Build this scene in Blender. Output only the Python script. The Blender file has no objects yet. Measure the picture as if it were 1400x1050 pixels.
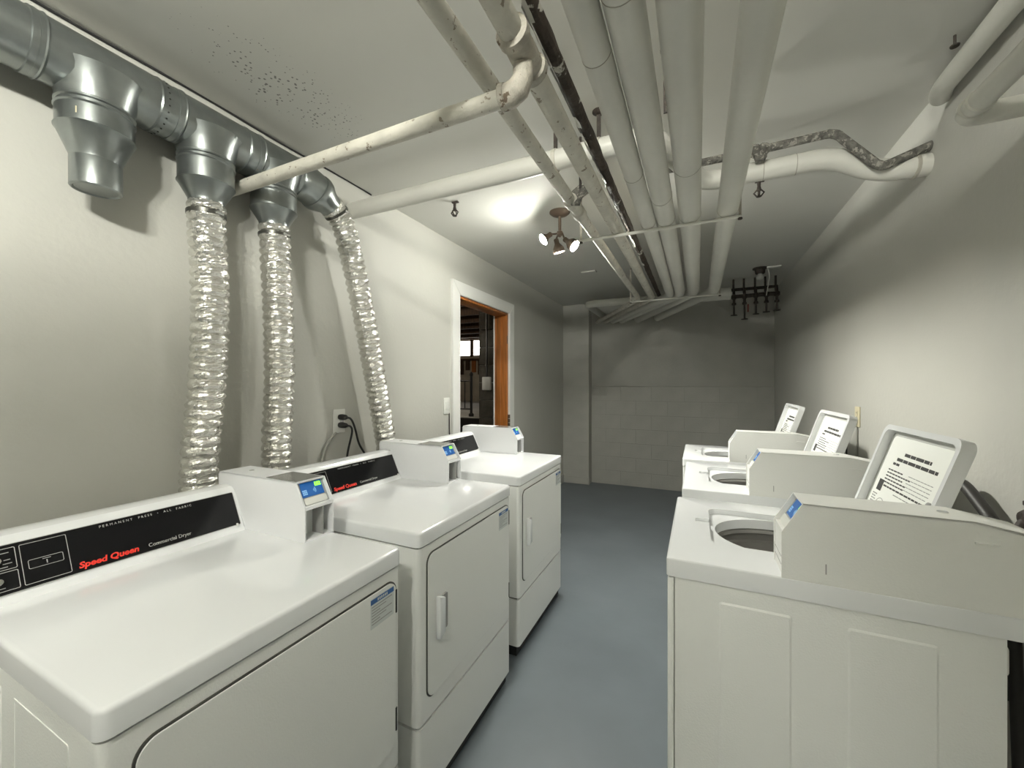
import bpy, bmesh, math, random
from mathutils import Vector, Matrix, noise
random.seed(7)
SC = bpy.context.scene
COL = SC.collection
PI = math.pi

# ------------------------------------------------------------------ camera, world, exposure
CAMZ = 1.38
cam_d = bpy.data.cameras.new('camera'); cam = bpy.data.objects.new('camera', cam_d); COL.objects.link(cam)
cam_d.sensor_width = 36.0; cam_d.lens = 36.0 * 545.0 / 1400.0; cam_d.clip_start = 0.02
cam.location = (0, 0, CAMZ); cam.rotation_euler = (PI / 2, 0, math.atan(254 / 545.0))
SC.camera = cam
w = bpy.data.worlds.new('world'); SC.world = w; w.use_nodes = True
w.node_tree.nodes['Background'].inputs[0].default_value = (0.75, 0.85, 1.0, 1)
w.node_tree.nodes['Background'].inputs[1].default_value = 0.3
SC.view_settings.view_transform = 'Standard'; SC.view_settings.look = 'None'
SC.view_settings.gamma = 1.0; SC.view_settings.use_curve_mapping = False
SC.view_settings.exposure = 0.0
BULB_FAR = 2600.0      # radiance of the visible fixture's bulbs
BULB_NEAR = 1560.0     # radiance of the twin fixture behind the viewer
BULB_RGB = (1.0, 0.995, 0.905)

# ------------------------------------------------------------------ materials
def nodes(name):
    m = bpy.data.materials.new(name); m.use_nodes = True
    nt = m.node_tree; b = nt.nodes['Principled BSDF']
    return m, nt, b
def mat(name, rgb, rough=0.5, metal=0.0, spec=0.5, var=0.0, vscale=6.0, bump=0.0, bscale=60.0,
        chips=None, chip_rgb=(0.1, 0.07, 0.05), chip_scale=18.0, coat=0.0, stretch=None):
    """principled with optional mottling (own pigment variation), relief and paint chips"""
    m, nt, b = nodes(name)
    b.inputs['Base Color'].default_value = (*rgb, 1); b.inputs['Roughness'].default_value = rough
    b.inputs['Metallic'].default_value = metal; b.inputs['Specular IOR Level'].default_value = spec
    b.inputs['Coat Weight'].default_value = coat; b.inputs['Coat Roughness'].default_value = 0.08
    N = nt.nodes.new; L = nt.links.new
    if var or bump or chips is not None:
        tc = N('ShaderNodeTexCoord'); vec = tc.outputs['Object']
        if stretch:
            mp = N('ShaderNodeMapping'); mp.inputs['Scale'].default_value = stretch
            L(vec, mp.inputs['Vector']); vec = mp.outputs['Vector']
    col = None
    if var:
        n = N('ShaderNodeTexNoise'); n.inputs['Scale'].default_value = vscale; n.inputs['Detail'].default_value = 5
        L(vec, n.inputs['Vector'])
        r = N('ShaderNodeValToRGB'); r.color_ramp.elements[0].position = 0.3; r.color_ramp.elements[1].position = 0.7
        r.color_ramp.elements[0].color = (*[c * (1 - var) for c in rgb], 1)
        r.color_ramp.elements[1].color = (*[min(1, c * (1 + var)) for c in rgb], 1)
        L(n.outputs['Fac'], r.inputs['Fac']); col = r.outputs['Color']; L(col, b.inputs['Base Color'])
    if chips is not None:
        n2 = N('ShaderNodeTexNoise'); n2.inputs['Scale'].default_value = chip_scale; n2.inputs['Detail'].default_value = 8
        n2.inputs['Roughness'].default_value = 0.65
        L(vec, n2.inputs['Vector'])
        r2 = N('ShaderNodeValToRGB'); r2.color_ramp.elements[0].position = chips; r2.color_ramp.elements[1].position = chips + 0.02
        r2.color_ramp.elements[0].color = (0, 0, 0, 1); r2.color_ramp.elements[1].color = (1, 1, 1, 1)
        L(n2.outputs['Fac'], r2.inputs['Fac'])
        mx = N('ShaderNodeMix'); mx.data_type = 'RGBA'
        L(r2.outputs['Color'], mx.inputs['Factor'])
        if col: L(col, mx.inputs['A'])
        else: mx.inputs['A'].default_value = (*rgb, 1)
        mx.inputs['B'].default_value = (*chip_rgb, 1)
        L(mx.outputs['Result'], b.inputs['Base Color'])
    if bump:
        n3 = N('ShaderNodeTexNoise'); n3.inputs['Scale'].default_value = bscale; n3.inputs['Detail'].default_value = 4
        L(vec, n3.inputs['Vector'])
        bp = N('ShaderNodeBump'); bp.inputs['Strength'].default_value = bump; bp.inputs['Distance'].default_value = 0.01
        L(n3.outputs['Fac'], bp.inputs['Height']); L(bp.outputs['Normal'], b.inputs['Normal'])
    return m
def emat(name, rgb, s):
    m, nt, b = nodes(name)
    b.inputs['Base Color'].default_value = (*rgb, 1)
    b.inputs['Emission Color'].default_value = (*rgb, 1); b.inputs['Emission Strength'].default_value = s
    return m

M = {}
M['wall'] = mat('wall_paint', (0.50, 0.495, 0.455), 0.55, var=0.035, vscale=1.6, bump=0.12, bscale=45)
M['wall_far'] = mat('block_paint', (0.44, 0.435, 0.40), 0.65, var=0.05, vscale=5, bump=0.25, bscale=70)
M['joint'] = mat('joint_paint', (0.40, 0.395, 0.36), 0.8)
M['floor'] = mat('floor_paint', (0.150, 0.172, 0.192), 0.36, var=0.10, vscale=2.2, bump=0.05, bscale=25)
M['enamel'] = mat('white_enamel', (0.79, 0.80, 0.81), 0.16, spec=0.5, var=0.012, vscale=3, coat=0.3)
M['enamel_side'] = mat('white_enamel_textured', (0.83, 0.835, 0.81), 0.42, bump=0.12, bscale=260)
M['box_paint'] = mat('white_powder_coat', (0.79, 0.795, 0.81), 0.3, bump=0.04, bscale=200)
M['box_washer'] = mat('white_powder_coat_grey', (0.80, 0.80, 0.77), 0.4, bump=0.08, bscale=220)
M['gap'] = mat('dark_gap', (0.02, 0.02, 0.02), 0.8)
M['groove'] = mat('door_seal', (0.05, 0.05, 0.045), 0.7)
M['fascia'] = mat('black_fascia', (0.006, 0.006, 0.007), 0.2, spec=0.3)
M['red'] = mat('red_print', (0.75, 0.035, 0.02), 0.5)
M['greyprint'] = mat('grey_print', (0.42, 0.42, 0.40), 0.5)
M['whiteprint'] = mat('white_print', (0.75, 0.75, 0.72), 0.5)
M['blackprint'] = mat('black_print', (0.03, 0.03, 0.03), 0.6)
M['midprint'] = mat('light_print', (0.30, 0.30, 0.29), 0.6)
M['blueprint'] = mat('blue_print', (0.02, 0.10, 0.30), 0.5)
M['chrome'] = mat('chrome', (0.8, 0.8, 0.8), 0.15, metal=1.0)
M['paper'] = mat('label_paper', (0.86, 0.87, 0.83), 0.5)
M['sticker'] = mat('sticker_paper', (0.62, 0.65, 0.64), 0.5)
M['lidplastic'] = mat('lid_plastic', (0.62, 0.63, 0.60), 0.25)
M['silver'] = mat('silver_bezel', (0.42, 0.43, 0.43), 0.35, metal=0.5)
M['screen'] = emat('blue_screen', (0.008, 0.085, 0.30), 0.35)
M['icon'] = emat('screen_icon', (0.22, 0.42, 0.66), 0.35)
M['green'] = emat('green_digits', (0.28, 1.0, 0.05), 1.3)
M['smoke'] = mat('smoked_plate', (0.16, 0.16, 0.15), 0.12)
M['tub'] = mat('tub_steel', (0.34, 0.33, 0.31), 0.35, metal=0.6)
M['galv'] = mat('galvanized_steel', (0.27, 0.29, 0.285), 0.30, metal=0.85, var=0.2, vscale=9, bump=0.05, bscale=30,
                chips=0.69, chip_rgb=(0.30, 0.22, 0.17), chip_scale=7)
M['foil'] = mat('aluminium_foil', (0.80, 0.79, 0.75), 0.24, metal=0.92, bump=0.55, bscale=55)
M['clamp'] = mat('clamp_steel', (0.10, 0.10, 0.09), 0.35, metal=0.8)
M['pipe'] = mat('pipe_paint', (0.62, 0.612, 0.56), 0.42, var=0.04, vscale=5, bump=0.10, bscale=40)
M['pipe_seam'] = mat('pipe_seam', (0.36, 0.34, 0.29), 0.6)
M['pipe_rough'] = mat('chipped_pipe_paint', (0.54, 0.52, 0.455), 0.55, var=0.12, vscale=14, bump=0.35, bscale=60,
                      chips=0.61, chip_rgb=(0.24, 0.20, 0.155), chip_scale=34)
M['rust'] = mat('flaking_rust', (0.050, 0.036, 0.027), 0.75, var=0.3, vscale=12, bump=0.7, bscale=50,
                chips=0.60, chip_rgb=(0.52, 0.50, 0.44), chip_scale=9)
M['rust2'] = mat('corroded_pipe', (0.13, 0.125, 0.11), 0.7, var=0.5, vscale=45, bump=0.9, bscale=110,
                 chips=0.54, chip_rgb=(0.34, 0.325, 0.285), chip_scale=55)
M['fitting'] = mat('dirty_fitting', (0.44, 0.41, 0.35), 0.65, var=0.22, vscale=22, bump=0.6, bscale=70,
                   chips=0.60, chip_rgb=(0.12, 0.09, 0.06), chip_scale=30)
M['iron'] = mat('dark_iron', (0.035, 0.026, 0.02), 0.6, var=0.4, vscale=30, bump=0.4, bscale=80)
M['redhandle'] = mat('red_handle', (0.16, 0.03, 0.02), 0.6)
M['trim'] = mat('white_trim_paint', (0.76, 0.76, 0.73), 0.4)
M['plate'] = mat('white_plastic', (0.74, 0.74, 0.70), 0.35)
M['ivory'] = mat('ivory_plastic', (0.66, 0.60, 0.42), 0.4)
M['rubber'] = mat('black_rubber', (0.012, 0.012, 0.012), 0.45)
M['greycable'] = mat('grey_cable', (0.33, 0.33, 0.30), 0.5)
M['brass'] = mat('aged_brass', (0.13, 0.095, 0.07), 0.45, metal=0.4)
M['wood'] = mat('stained_wood', (0.36, 0.125, 0.028), 0.4, var=0.35, vscale=9, stretch=(6, 6, 0.35), bump=0.1, bscale=30)
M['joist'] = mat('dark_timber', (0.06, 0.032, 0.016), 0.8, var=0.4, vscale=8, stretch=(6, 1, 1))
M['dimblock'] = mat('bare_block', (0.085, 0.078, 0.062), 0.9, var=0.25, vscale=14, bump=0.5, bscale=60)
M['concrete'] = mat('pale_concrete', (0.50, 0.45, 0.36), 0.85, var=0.2, vscale=4, bump=0.2)
M['slab'] = mat('landing_slab', (0.55, 0.53, 0.48), 0.8, var=0.1)
M['black'] = mat('black_metal', (0.012, 0.011, 0.010), 0.5)
M['winglow'] = emat('daylight_pane', (1.0, 0.96, 0.88), 7.0)
M['bulb_far'] = emat('lit_bulb', BULB_RGB, BULB_FAR)
M['bulb_side'] = emat('lit_bulb_dimmer', BULB_RGB, BULB_FAR * .29)
M['bulb_near'] = emat('lit_bulb_near', BULB_RGB, BULB_NEAR)
M['bulb_beyond'] = emat('lit_bulb_beyond', (1.0, 0.88, 0.70), 900.0)  # glow of the added basement fill lamp
M['copper'] = mat('hose_black', (0.03, 0.028, 0.025), 0.5)

# ceiling: paint with its speckled mildew patch (a stain with its own outline)
m, nt, b = nodes('ceiling_paint'); M['ceiling'] = m
N = nt.nodes.new; L = nt.links.new
b.inputs['Roughness'].default_value = 0.6
tc = N('ShaderNodeTexCoord'); n1 = N('ShaderNodeTexNoise'); n1.inputs['Scale'].default_value = 2.0; n1.inputs['Detail'].default_value = 4
L(tc.outputs['Object'], n1.inputs['Vector'])
r1 = N('ShaderNodeValToRGB'); r1.color_ramp.elements[0].color = (0.575, 0.57, 0.53, 1); r1.color_ramp.elements[1].color = (0.63, 0.625, 0.585, 1)
L(n1.outputs['Fac'], r1.inputs['Fac'])
vo = N('ShaderNodeTexVoronoi'); vo.inputs['Scale'].default_value = 62.0; L(tc.outputs['Object'], vo.inputs['Vector'])
n2 = N('ShaderNodeTexNoise'); n2.inputs['Scale'].default_value = 9.0; n2.inputs['Detail'].default_value = 4; L(tc.outputs['Object'], n2.inputs['Vector'])
geo = N('ShaderNodeNewGeometry'); mp = N('ShaderNodeMapping')
mp.inputs['Location'].default_value = (1.40 / .20, -1.02 / .42, 0); mp.inputs['Scale'].default_value = (1 / .20, 1 / .42, 0.0)
L(geo.outputs['Position'], mp.inputs['Vector'])
ln = N('ShaderNodeVectorMath'); ln.operation = 'LENGTH'; L(mp.outputs['Vector'], ln.inputs[0])
mr = N('ShaderNodeMapRange'); mr.inputs[1].default_value = 0.25; mr.inputs[2].default_value = 1.15; mr.inputs[3].default_value = 0.52; mr.inputs[4].default_value = 0.0
L(ln.outputs['Value'], mr.inputs[0])
mu = N('ShaderNodeMath'); mu.operation = 'MULTIPLY'; L(mr.outputs[0], mu.inputs[0]); L(n2.outputs['Fac'], mu.inputs[1])
lt = N('ShaderNodeMath'); lt.operation = 'LESS_THAN'; L(vo.outputs['Distance'], lt.inputs[0]); L(mu.outputs[0], lt.inputs[1])
ml = N('ShaderNodeMath'); ml.operation = 'MULTIPLY'; L(lt.outputs[0], ml.inputs[0]); ml.inputs[1].default_value = 0.72
mx = N('ShaderNodeMix'); mx.data_type = 'RGBA'; L(ml.outputs[0], mx.inputs['Factor']); L(r1.outputs['Color'], mx.inputs['A'])
mx.inputs['B'].default_value = (0.055, 0.05, 0.05, 1); L(mx.outputs['Result'], b.inputs['Base Color'])

# ------------------------------------------------------------------ mesh helpers
def link(name, me, m, parent=None):
    o = bpy.data.objects.new(name, me); COL.objects.link(o)
    if m is not None and me is not None:
        me.materials.clear(); me.materials.append(M[m] if isinstance(m, str) else m)
    if parent is not None: o.parent = parent
    return o
def finish(bm, name, m, parent=None, smooth=False, angle=0.6):
    bmesh.ops.recalc_face_normals(bm, faces=bm.faces)
    me = bpy.data.meshes.new(name); bm.to_mesh(me); bm.free()
    if smooth:
        for p in me.polygons: p.use_smooth = True
        me.set_sharp_from_angle(angle=angle)
    return link(name, me, m, parent)
def tag(o, label=None, cat=None, group=None, kind=None):
    if label: o['label'] = label
    if cat: o['category'] = cat
    if group: o['group'] = group
    if kind: o['kind'] = kind
    return o
def thing(name, loc, label, cat, group=None):
    o = bpy.data.objects.new(name, None); COL.objects.link(o); o.location = loc; o.empty_display_size = 0.05
    return tag(o, label, cat, group)
def box_bm(bm, x0, x1, y0, y1, z0, z1, bev=0.0, seg=2):
    r = bmesh.ops.create_cube(bm, size=1.0); vs = r['verts']
    for v in vs:
        v.co = Vector((x0 + (v.co.x + .5) * (x1 - x0), y0 + (v.co.y + .5) * (y1 - y0), z0 + (v.co.z + .5) * (z1 - z0)))
    if bev:
        es = list({e for v in vs for e in v.link_edges})
        bmesh.ops.bevel(bm, geom=es, offset=bev, segments=seg, profile=0.5, affect='EDGES')
def box(name, x0, x1, y0, y1, z0, z1, m, parent=None, bev=0.0, seg=2):
    bm = bmesh.new(); box_bm(bm, x0, x1, y0, y1, z0, z1, bev, seg)
    return finish(bm, name, m, parent, smooth=bev > 0)
def rrect(w, h, r, n=6):
    """rounded rectangle outline centred at the origin"""
    pts = []
    for cx, cy, a0 in ((w / 2 - r, h / 2 - r, 0), (-w / 2 + r, h / 2 - r, PI / 2), (-w / 2 + r, -h / 2 + r, PI), (w / 2 - r, -h / 2 + r, 1.5 * PI)):
        for k in range(n + 1):
            a = a0 + (PI / 2) * k / n
            pts.append((cx + r * math.cos(a), cy + r * math.sin(a)))
    return pts
def frame3(o, right, up):
    right = Vector(right).normalized(); up = Vector(up).normalized(); nrm = right.cross(up)
    return Vector(o), right, up, nrm
def prism_bm(bm, pts, fr, d0, d1):
    """extrude the 2D outline from depth d0 to d1 along the frame's normal"""
    o, r, u, n = fr
    A = [bm.verts.new(o + r * x + u * y + n * d0) for x, y in pts]
    B = [bm.verts.new(o + r * x + u * y + n * d1) for x, y in pts]
    bm.faces.new(list(reversed(A))); bm.faces.new(B)
    k = len(pts)
    for i in range(k):
        bm.faces.new((A[i], A[(i + 1) % k], B[(i + 1) % k], B[i]))
def prism(name, pts, fr, d0, d1, m, parent=None, bev=0.0, smooth=False):
    bm = bmesh.new(); prism_bm(bm, pts, fr, d0, d1)
    if bev: bmesh.ops.bevel(bm, geom=list(bm.edges), offset=bev, segments=2, profile=0.5, affect='EDGES')
    return finish(bm, name, m, parent, smooth=smooth or bev > 0)
def ring_bm(bm, outer, inner, fr, d0, d1):
    o, r, u, n = fr; k = len(outer)
    def mk(p, d): return bm.verts.new(o + r * p[0] + u * p[1] + n * d)
    oa = [mk(p, d0) for p in outer]; ob = [mk(p, d1) for p in outer]; ia = [mk(p, d0) for p in inner]; ib = [mk(p, d1) for p in inner]
    for i in range(k):
        j = (i + 1) % k
        bm.faces.new((oa[i], oa[j], ob[j], ob[i])); bm.faces.new((ia[j], ia[i], ib[i], ib[j]))
        bm.faces.new((ob[i], ob[j], ib[j], ib[i])); bm.faces.new((oa[j], oa[i], ia[i], ia[j]))
def ring(name, w, h, r, t, fr, d0, d1, m, parent=None):
    bm = bmesh.new(); ring_bm(bm, rrect(w, h, r), rrect(w - 2 * t, h - 2 * t, max(r - t, .0005)), fr, d0, d1)
    return finish(bm, name, m, parent)
def fillet(pts, r, n=6):
    """round the corners of a polyline"""
    P = [Vector(p) for p in pts]; out = [P[0]]
    for i in range(1, len(P) - 1):
        a, b_, c = P[i - 1], P[i], P[i + 1]
        d1 = min(r, (a - b_).length * .49); d2 = min(r, (c - b_).length * .49)
        s = b_ + (a - b_).normalized() * d1; e = b_ + (c - b_).normalized() * d2
        for k in range(n + 1):
            t = k / n
            out.append((1 - t) ** 2 * s + 2 * t * (1 - t) * b_ + t * t * e)
    out.append(P[-1]); return out
def tube_bm(bm, path, rad, seg=16, caps=True, jit=None):
    P = [Vector(p) for p in path]; n = len(P)
    R = rad if isinstance(rad, (list, tuple)) else [rad] * n
    T = []
    for i in range(n):
        t = (P[min(i + 1, n - 1)] - P[max(i - 1, 0)]).normalized(); T.append(t)
    ref = Vector((0, 0, 1)) if abs(T[0].z) < .9 else Vector((1, 0, 0))
    u = (ref - T[0] * ref.dot(T[0])).normalized()
    rings = []
    for i in range(n):
        u = (u - T[i] * u.dot(T[i])).normalized(); v = T[i].cross(u)
        rg = []
        for k in range(seg):
            a = 2 * PI * k / seg
            rr = R[i] * (1 + (jit(i, k) if jit else 0))
            rg.append(bm.verts.new(P[i] + (u * math.cos(a) + v * math.sin(a)) * rr))
        rings.append(rg)
    for i in range(n - 1):
        for k in range(seg):
            bm.faces.new((rings[i][k], rings[i][(k + 1) % seg], rings[i + 1][(k + 1) % seg], rings[i + 1][k]))
    if caps:
        bm.faces.new(list(reversed(rings[0]))); bm.faces.new(rings[-1])
def tube(name, path, rad, m, parent=None, seg=16, corner=0.0, smooth=True, jit=None, angle=0.7):
    bm = bmesh.new(); tube_bm(bm, fillet(path, corner) if corner else path, rad, seg, True, jit)
    return finish(bm, name, m, parent, smooth, angle)
def lathe_bm(bm, prof, o, axis, seg=28):
    """profile (radius, distance along axis) turned round the axis through o"""
    o = Vector(o); ax = Vector(axis).normalized()
    ref = Vector((0, 0, 1)) if abs(ax.z) < .9 else Vector((1, 0, 0))
    u = (ref - ax * ref.dot(ax)).normalized(); v = ax.cross(u); rings = []
    for r, h in prof:
        rings.append([bm.verts.new(o + ax * h + (u * math.cos(2 * PI * k / seg) + v * math.sin(2 * PI * k / seg)) * max(r, 1e-4)) for k in range(seg)])
    for i in range(len(rings) - 1):
        for k in range(seg):
            bm.faces.new((rings[i][k], rings[i][(k + 1) % seg], rings[i + 1][(k + 1) % seg], rings[i + 1][k]))
    bm.faces.new(list(reversed(rings[0]))); bm.faces.new(rings[-1])
def lathe(name, prof, o, axis, m, parent=None, seg=28, angle=0.5):
    bm = bmesh.new(); lathe_bm(bm, prof, o, axis, seg)
    return finish(bm, name, m, parent, True, angle)
def text(name, body, size, fr, m, parent, depth=0.0006, wide=1.0, bold=0.0, shear=0.0, lift=0.0, align='LEFT', track=1.0):
    cu = bpy.data.curves.new(name, 'FONT'); cu.body = body; cu.size = size; cu.extrude = depth / 2; cu.offset = bold
    cu.shear = shear; cu.align_x = align; cu.resolution_u = 3; cu.space_character = track
    t = bpy.data.objects.new(name, cu); COL.objects.link(t)
    dg = bpy.context.evaluated_depsgraph_get(); dg.update()
    me = bpy.data.meshes.new_from_object(t.evaluated_get(dg)); bpy.data.objects.remove(t); bpy.data.curves.remove(cu)
    o, r, u, n = fr
    for v in me.vertices:
        v.co = o + r * (v.co.x * wide) + u * v.co.y + n * (v.co.z + lift + depth / 2)
    me.name = name
    return link(name, me, m, parent)
def carve(o, cutters):
    """boolean-cut temporary objects out of o"""
    for c in cutters:
        md = o.modifiers.new('cut', 'BOOLEAN'); md.operation = 'DIFFERENCE'; md.object = c; md.solver = 'EXACT'
    dg = bpy.context.evaluated_depsgraph_get(); dg.update()
    me = bpy.data.meshes.new_from_object(o.evaluated_get(dg))
    o.modifiers.clear(); old = o.data; nm = old.name; o.data = me; bpy.data.meshes.remove(old); me.name = nm
    for c in cutters:
        d = c.data; bpy.data.objects.remove(c); bpy.data.meshes.remove(d)
    for p in me.polygons: p.use_smooth = True
    me.set_sharp_from_angle(angle=0.5)
    return o
def copy_tree(o, parent=None):
    c = o.copy(); COL.objects.link(c); c.parent = parent
    for ch in [k for k in ALL(o)]: copy_tree(ch, c)
    return c
def ALL(o): return [k for k in bpy.data.objects if k.parent == o]

# ------------------------------------------------------------------ the room
XL, XR, YF, YB, ZC = -1.72, 0.82, -2.0, 5.56, 2.48
WT = 0.13
DY0, DY1, DZ = 2.685, 3.60, 2.085
st = lambda o, l, c: tag(o, l, c, kind='structure')
st(box('floor', XL - WT, XR + WT, YF - .1, YB + .15, -0.1, 0.0, 'floor'), 'blue-grey painted concrete floor of the laundry room', 'floor')
st(box('ceiling', XL - WT, XR + WT, YF - .1, YB + .15, ZC, ZC + .1, 'ceiling'), 'grey painted ceiling above the pipes with dark speckles', 'ceiling')
bm = bmesh.new()
prism_bm(bm, [(YF - .1, 0), (DY0, 0), (DY0, DZ), (DY1, DZ), (DY1, 0), (YB + .15, 0), (YB + .15, ZC), (YF - .1, ZC)],
         frame3((XL, 0, 0), (0, 1, 0), (0, 0, 1)), -WT, 0)
st(finish(bm, 'wall_left', 'wall'), 'grey painted wall behind the dryers with an open doorway', 'wall')
st(box('wall_right', XR, XR + WT, YF - .1, YB + .15, 0, ZC, 'wall'), 'grey painted wall behind the washing machines', 'wall')
st(box('wall_front', XL, XR, YF - .1, YF, 0, ZC, 'wall'), 'grey painted wall at the near end of the room', 'wall')
wb = st(box('wall_back', XL, XR, YB + .02, YB + .15, 0, ZC, 'joint'), 'dim grey block wall at the far end of the room', 'wall')
box('upper_panel', -1.355, XR, YB, YB + .03, 1.345, ZC, 'wall_far', wb, .004)
blk = {}
def block(parent, x0, x1, yf, z0, z1, m='wall_far', bev=.0022):
    key = (round(x1 - x0, 3), round(z1 - z0, 3), m)
    if key not in blk:
        bm = bmesh.new(); box_bm(bm, 0, x1 - x0, 0, .03, 0, z1 - z0)
        fr_ = [f for f in bm.faces if f.normal.y < -.5]
        bmesh.ops.inset_region(bm, faces=fr_, thickness=bev, depth=bev * .5)
        o = finish(bm, 'block', m, parent); blk[key] = o.data
    else:
        o = link('block', blk[key], None, parent)
    o.location = (x0, yf, z0); return o
for r in range(7):
    z0, z1 = r * .192, (r + 1) * .192 - .004
    xs = -1.355 if r % 2 == 0 else -1.355 + .2
    edges = [-1.355] + ([xs] if xs > -1.355 else [])
    while edges[-1] < XR - .01: edges.append(min(edges[-1] + .4, XR))
    for a, b_ in zip(edges[:-1], edges[1:]):
        if b_ - a > .05: block(wb, a + .0004, b_ - .0004, YB - .003, z0, z1 + .003)
pil = st(box('wall_pilaster', XL, -1.355, 5.405, YB + .02, 0, ZC, 'joint'), 'grey painted block pillar in the far left corner', 'pillar')
for r in range(13):
    z1 = min((r + 1) * .192 - .001, ZC)
    block(pil, XL + .001, -1.355 + .002, 5.395, r * .192, z1)
st(box('baseboard_left', XL, XL + .016, DY1 + .12, 5.39, 0, .11, 'trim', bev=.004), 'white painted skirting board along wall past the doorway', 'baseboard')
st(box('baseboard_pilaster', XL, -1.345, 5.383, 5.396, 0, .09, 'wall_far', bev=.003), 'grey skirting at the foot of the corner pillar', 'baseboard')
# crack between wall and ceiling
bm = bmesh.new(); tube_bm(bm, [(XL + .004, y, ZC - .004 + .003 * math.sin(y * 9)) for y in [i * .05 - .5 for i in range(46)]], 0.0045, 6)
st(finish(bm, 'trim_crack', 'gap'), 'dark open crack where wall meets ceiling above the duct', 'crack')
# rough plaster patch and conduit-like crack on the back wall
pp = box('plaster_patch', -1.35, -1.14, YB - .006, YB + .004, 1.22, 1.335, 'joint', None, .003); tag(pp, 'rough patched plaster square beside the corner pillar', 'patch')
box('repair_edge', -1.33, -1.25, YB - .009, YB - .002, 1.25, 1.31, 'wall_far', pp, .004)
# door casing and jamb
t = thing('trim_1', (XL, DY0, 0), 'white painted casing around the open doorway', 'door casing'); t['kind'] = 'structure'
def cas(pts):
    bm = bmesh.new(); prism_bm(bm, [(a - DY0, z) for a, z in pts], frame3((0, 0, 0), (0, 1, 0), (0, 0, 1)), 0.0, .020)
    bmesh.ops.bevel(bm, geom=[e for e in bm.edges if abs(e.verts[0].co.x - .02) < 1e-4 and abs(e.verts[1].co.x - .02) < 1e-4], offset=.004, segments=2, affect='EDGES')
    return finish(bm, 'casing_board', 'trim', t, True)
CW = .105
cas([(DY0 - CW, 0), (DY0, 0), (DY0, DZ), (DY0 - CW, DZ + CW)])
cas([(DY1, 0), (DY1 + CW, 0), (DY1 + CW, DZ + CW), (DY1, DZ)])
cas([(DY0 - CW, DZ + CW), (DY0, DZ), (DY1, DZ), (DY1 + CW, DZ + CW)])
d = thing('door_1', (XL - WT, DY0, 0), 'stained brown wooden jamb inside the doorway', 'door frame'); d['kind'] = 'structure'
box('jamb', -.01, WT - .001, .895, .915, 0, DZ - .001, 'wood', d, .002)
box('jamb', -.01, WT - .001, 0, .02, 0, DZ - .001, 'wood', d, .002)
box('head_jamb', -.01, WT - .001, .02, .895, DZ - .021, DZ - .001, 'wood', d, .002)
box('door_stop', .02, .055, .880, .895, 0, DZ - .02, 'wood', d, .002)
box('far_casing', -.022, -.01, .885, .95, 0, DZ, 'trim', d, .002)
hg = box('strike_plate', .125, .1305, .893, .899, 1.78, 1.86, 'brass', d)
for k in range(3): lathe('hinge_knuckle', [(.011, 0), (.011, .036)], (WT + .012, .91, .955 + k * .042), (0, 0, 1), 'brass', d, 12)

# ------------------------------------------------------------------ room beyond the doorway
BX0, BY0, BY1 = -7.0, 1.9, 8.0
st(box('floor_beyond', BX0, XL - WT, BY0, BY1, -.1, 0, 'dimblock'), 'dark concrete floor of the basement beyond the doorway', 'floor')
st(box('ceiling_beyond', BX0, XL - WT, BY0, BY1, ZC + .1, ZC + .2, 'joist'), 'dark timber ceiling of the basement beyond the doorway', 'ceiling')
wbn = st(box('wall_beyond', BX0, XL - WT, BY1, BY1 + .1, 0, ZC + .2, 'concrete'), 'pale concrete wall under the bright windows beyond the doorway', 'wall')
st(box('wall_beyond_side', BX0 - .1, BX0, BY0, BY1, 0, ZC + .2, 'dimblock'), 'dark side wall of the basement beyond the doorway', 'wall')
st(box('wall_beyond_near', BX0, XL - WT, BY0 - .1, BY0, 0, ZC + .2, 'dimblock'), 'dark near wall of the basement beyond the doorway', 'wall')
for i in range(9):
    y = 2.6 + i * .62
    box('joist', BX0, XL - WT - .02, y, y + .05, ZC - .08, ZC + .1, 'joist', bpy.data.objects['ceiling_beyond'])
pier = st(box('wall_pier', -2.28, XL - WT - .012, 4.012, 4.4, 0, ZC + .09, 'joint'), 'dark bare block pier seen through the doorway', 'pillar')
for r in range(13):
    z0, z1 = r * .2, min(r * .2 + .192, ZC + .09)
    cuts = [-2.28, -2.08, -1.863] if r % 2 else [-2.28, -1.975, -1.863]
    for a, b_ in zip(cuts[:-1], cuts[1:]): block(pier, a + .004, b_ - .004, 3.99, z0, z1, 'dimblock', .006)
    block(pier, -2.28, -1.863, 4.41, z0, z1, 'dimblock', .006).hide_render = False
st(box('floor_landing', BX0, -2.32, 4.2, BY1 - .001, 0, .98, 'slab'), 'raised pale landing beyond the doorway behind the railing', 'landing')
rs = box('landing_edge', BX0, -2.32, 4.165, 4.2, 0, .965, 'black'); tag(rs, 'dark vertical edge of the landing under the black railing', 'riser', kind='structure')
# windows: frame, bars and bright panes
for k, (x0, x1) in enumerate(((-5.35, -4.78), (-4.70, -4.42))):
    wn = thing('window_%d' % (k + 1), (x0, BY1 - .02, 2.03), ['wide bright basement window seen through the doorway', 'narrow bright basement window next to the wider one'][k], 'window')
    wn['kind'] = 'structure'
    ww = x1 - x0
    box('window_frame', 0, ww, -.02, .02, -.02, .012, 'trim', wn); box('window_frame', 0, ww, -.02, .02, .345, .375, 'trim', wn)
    box('window_frame', -.02, 0, -.02, .02, -.02, .375, 'joist', wn); box('window_frame', ww, ww + .03, -.02, .02, -.02, .375, 'joist', wn)
    if k == 0: box('glazing_bar', ww * .5 - .01, ww * .5 + .01, -.02, .01, .01, .35, 'trim', wn)
    box('pane', .002, ww - .002, .002, .012, .01, .35, 'winglow', wn)
lg = thing('wooden_ledge', (-5.4, BY1 - .1, 1.72), 'dark wooden planks fixed under the basement windows', 'planks')
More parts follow.
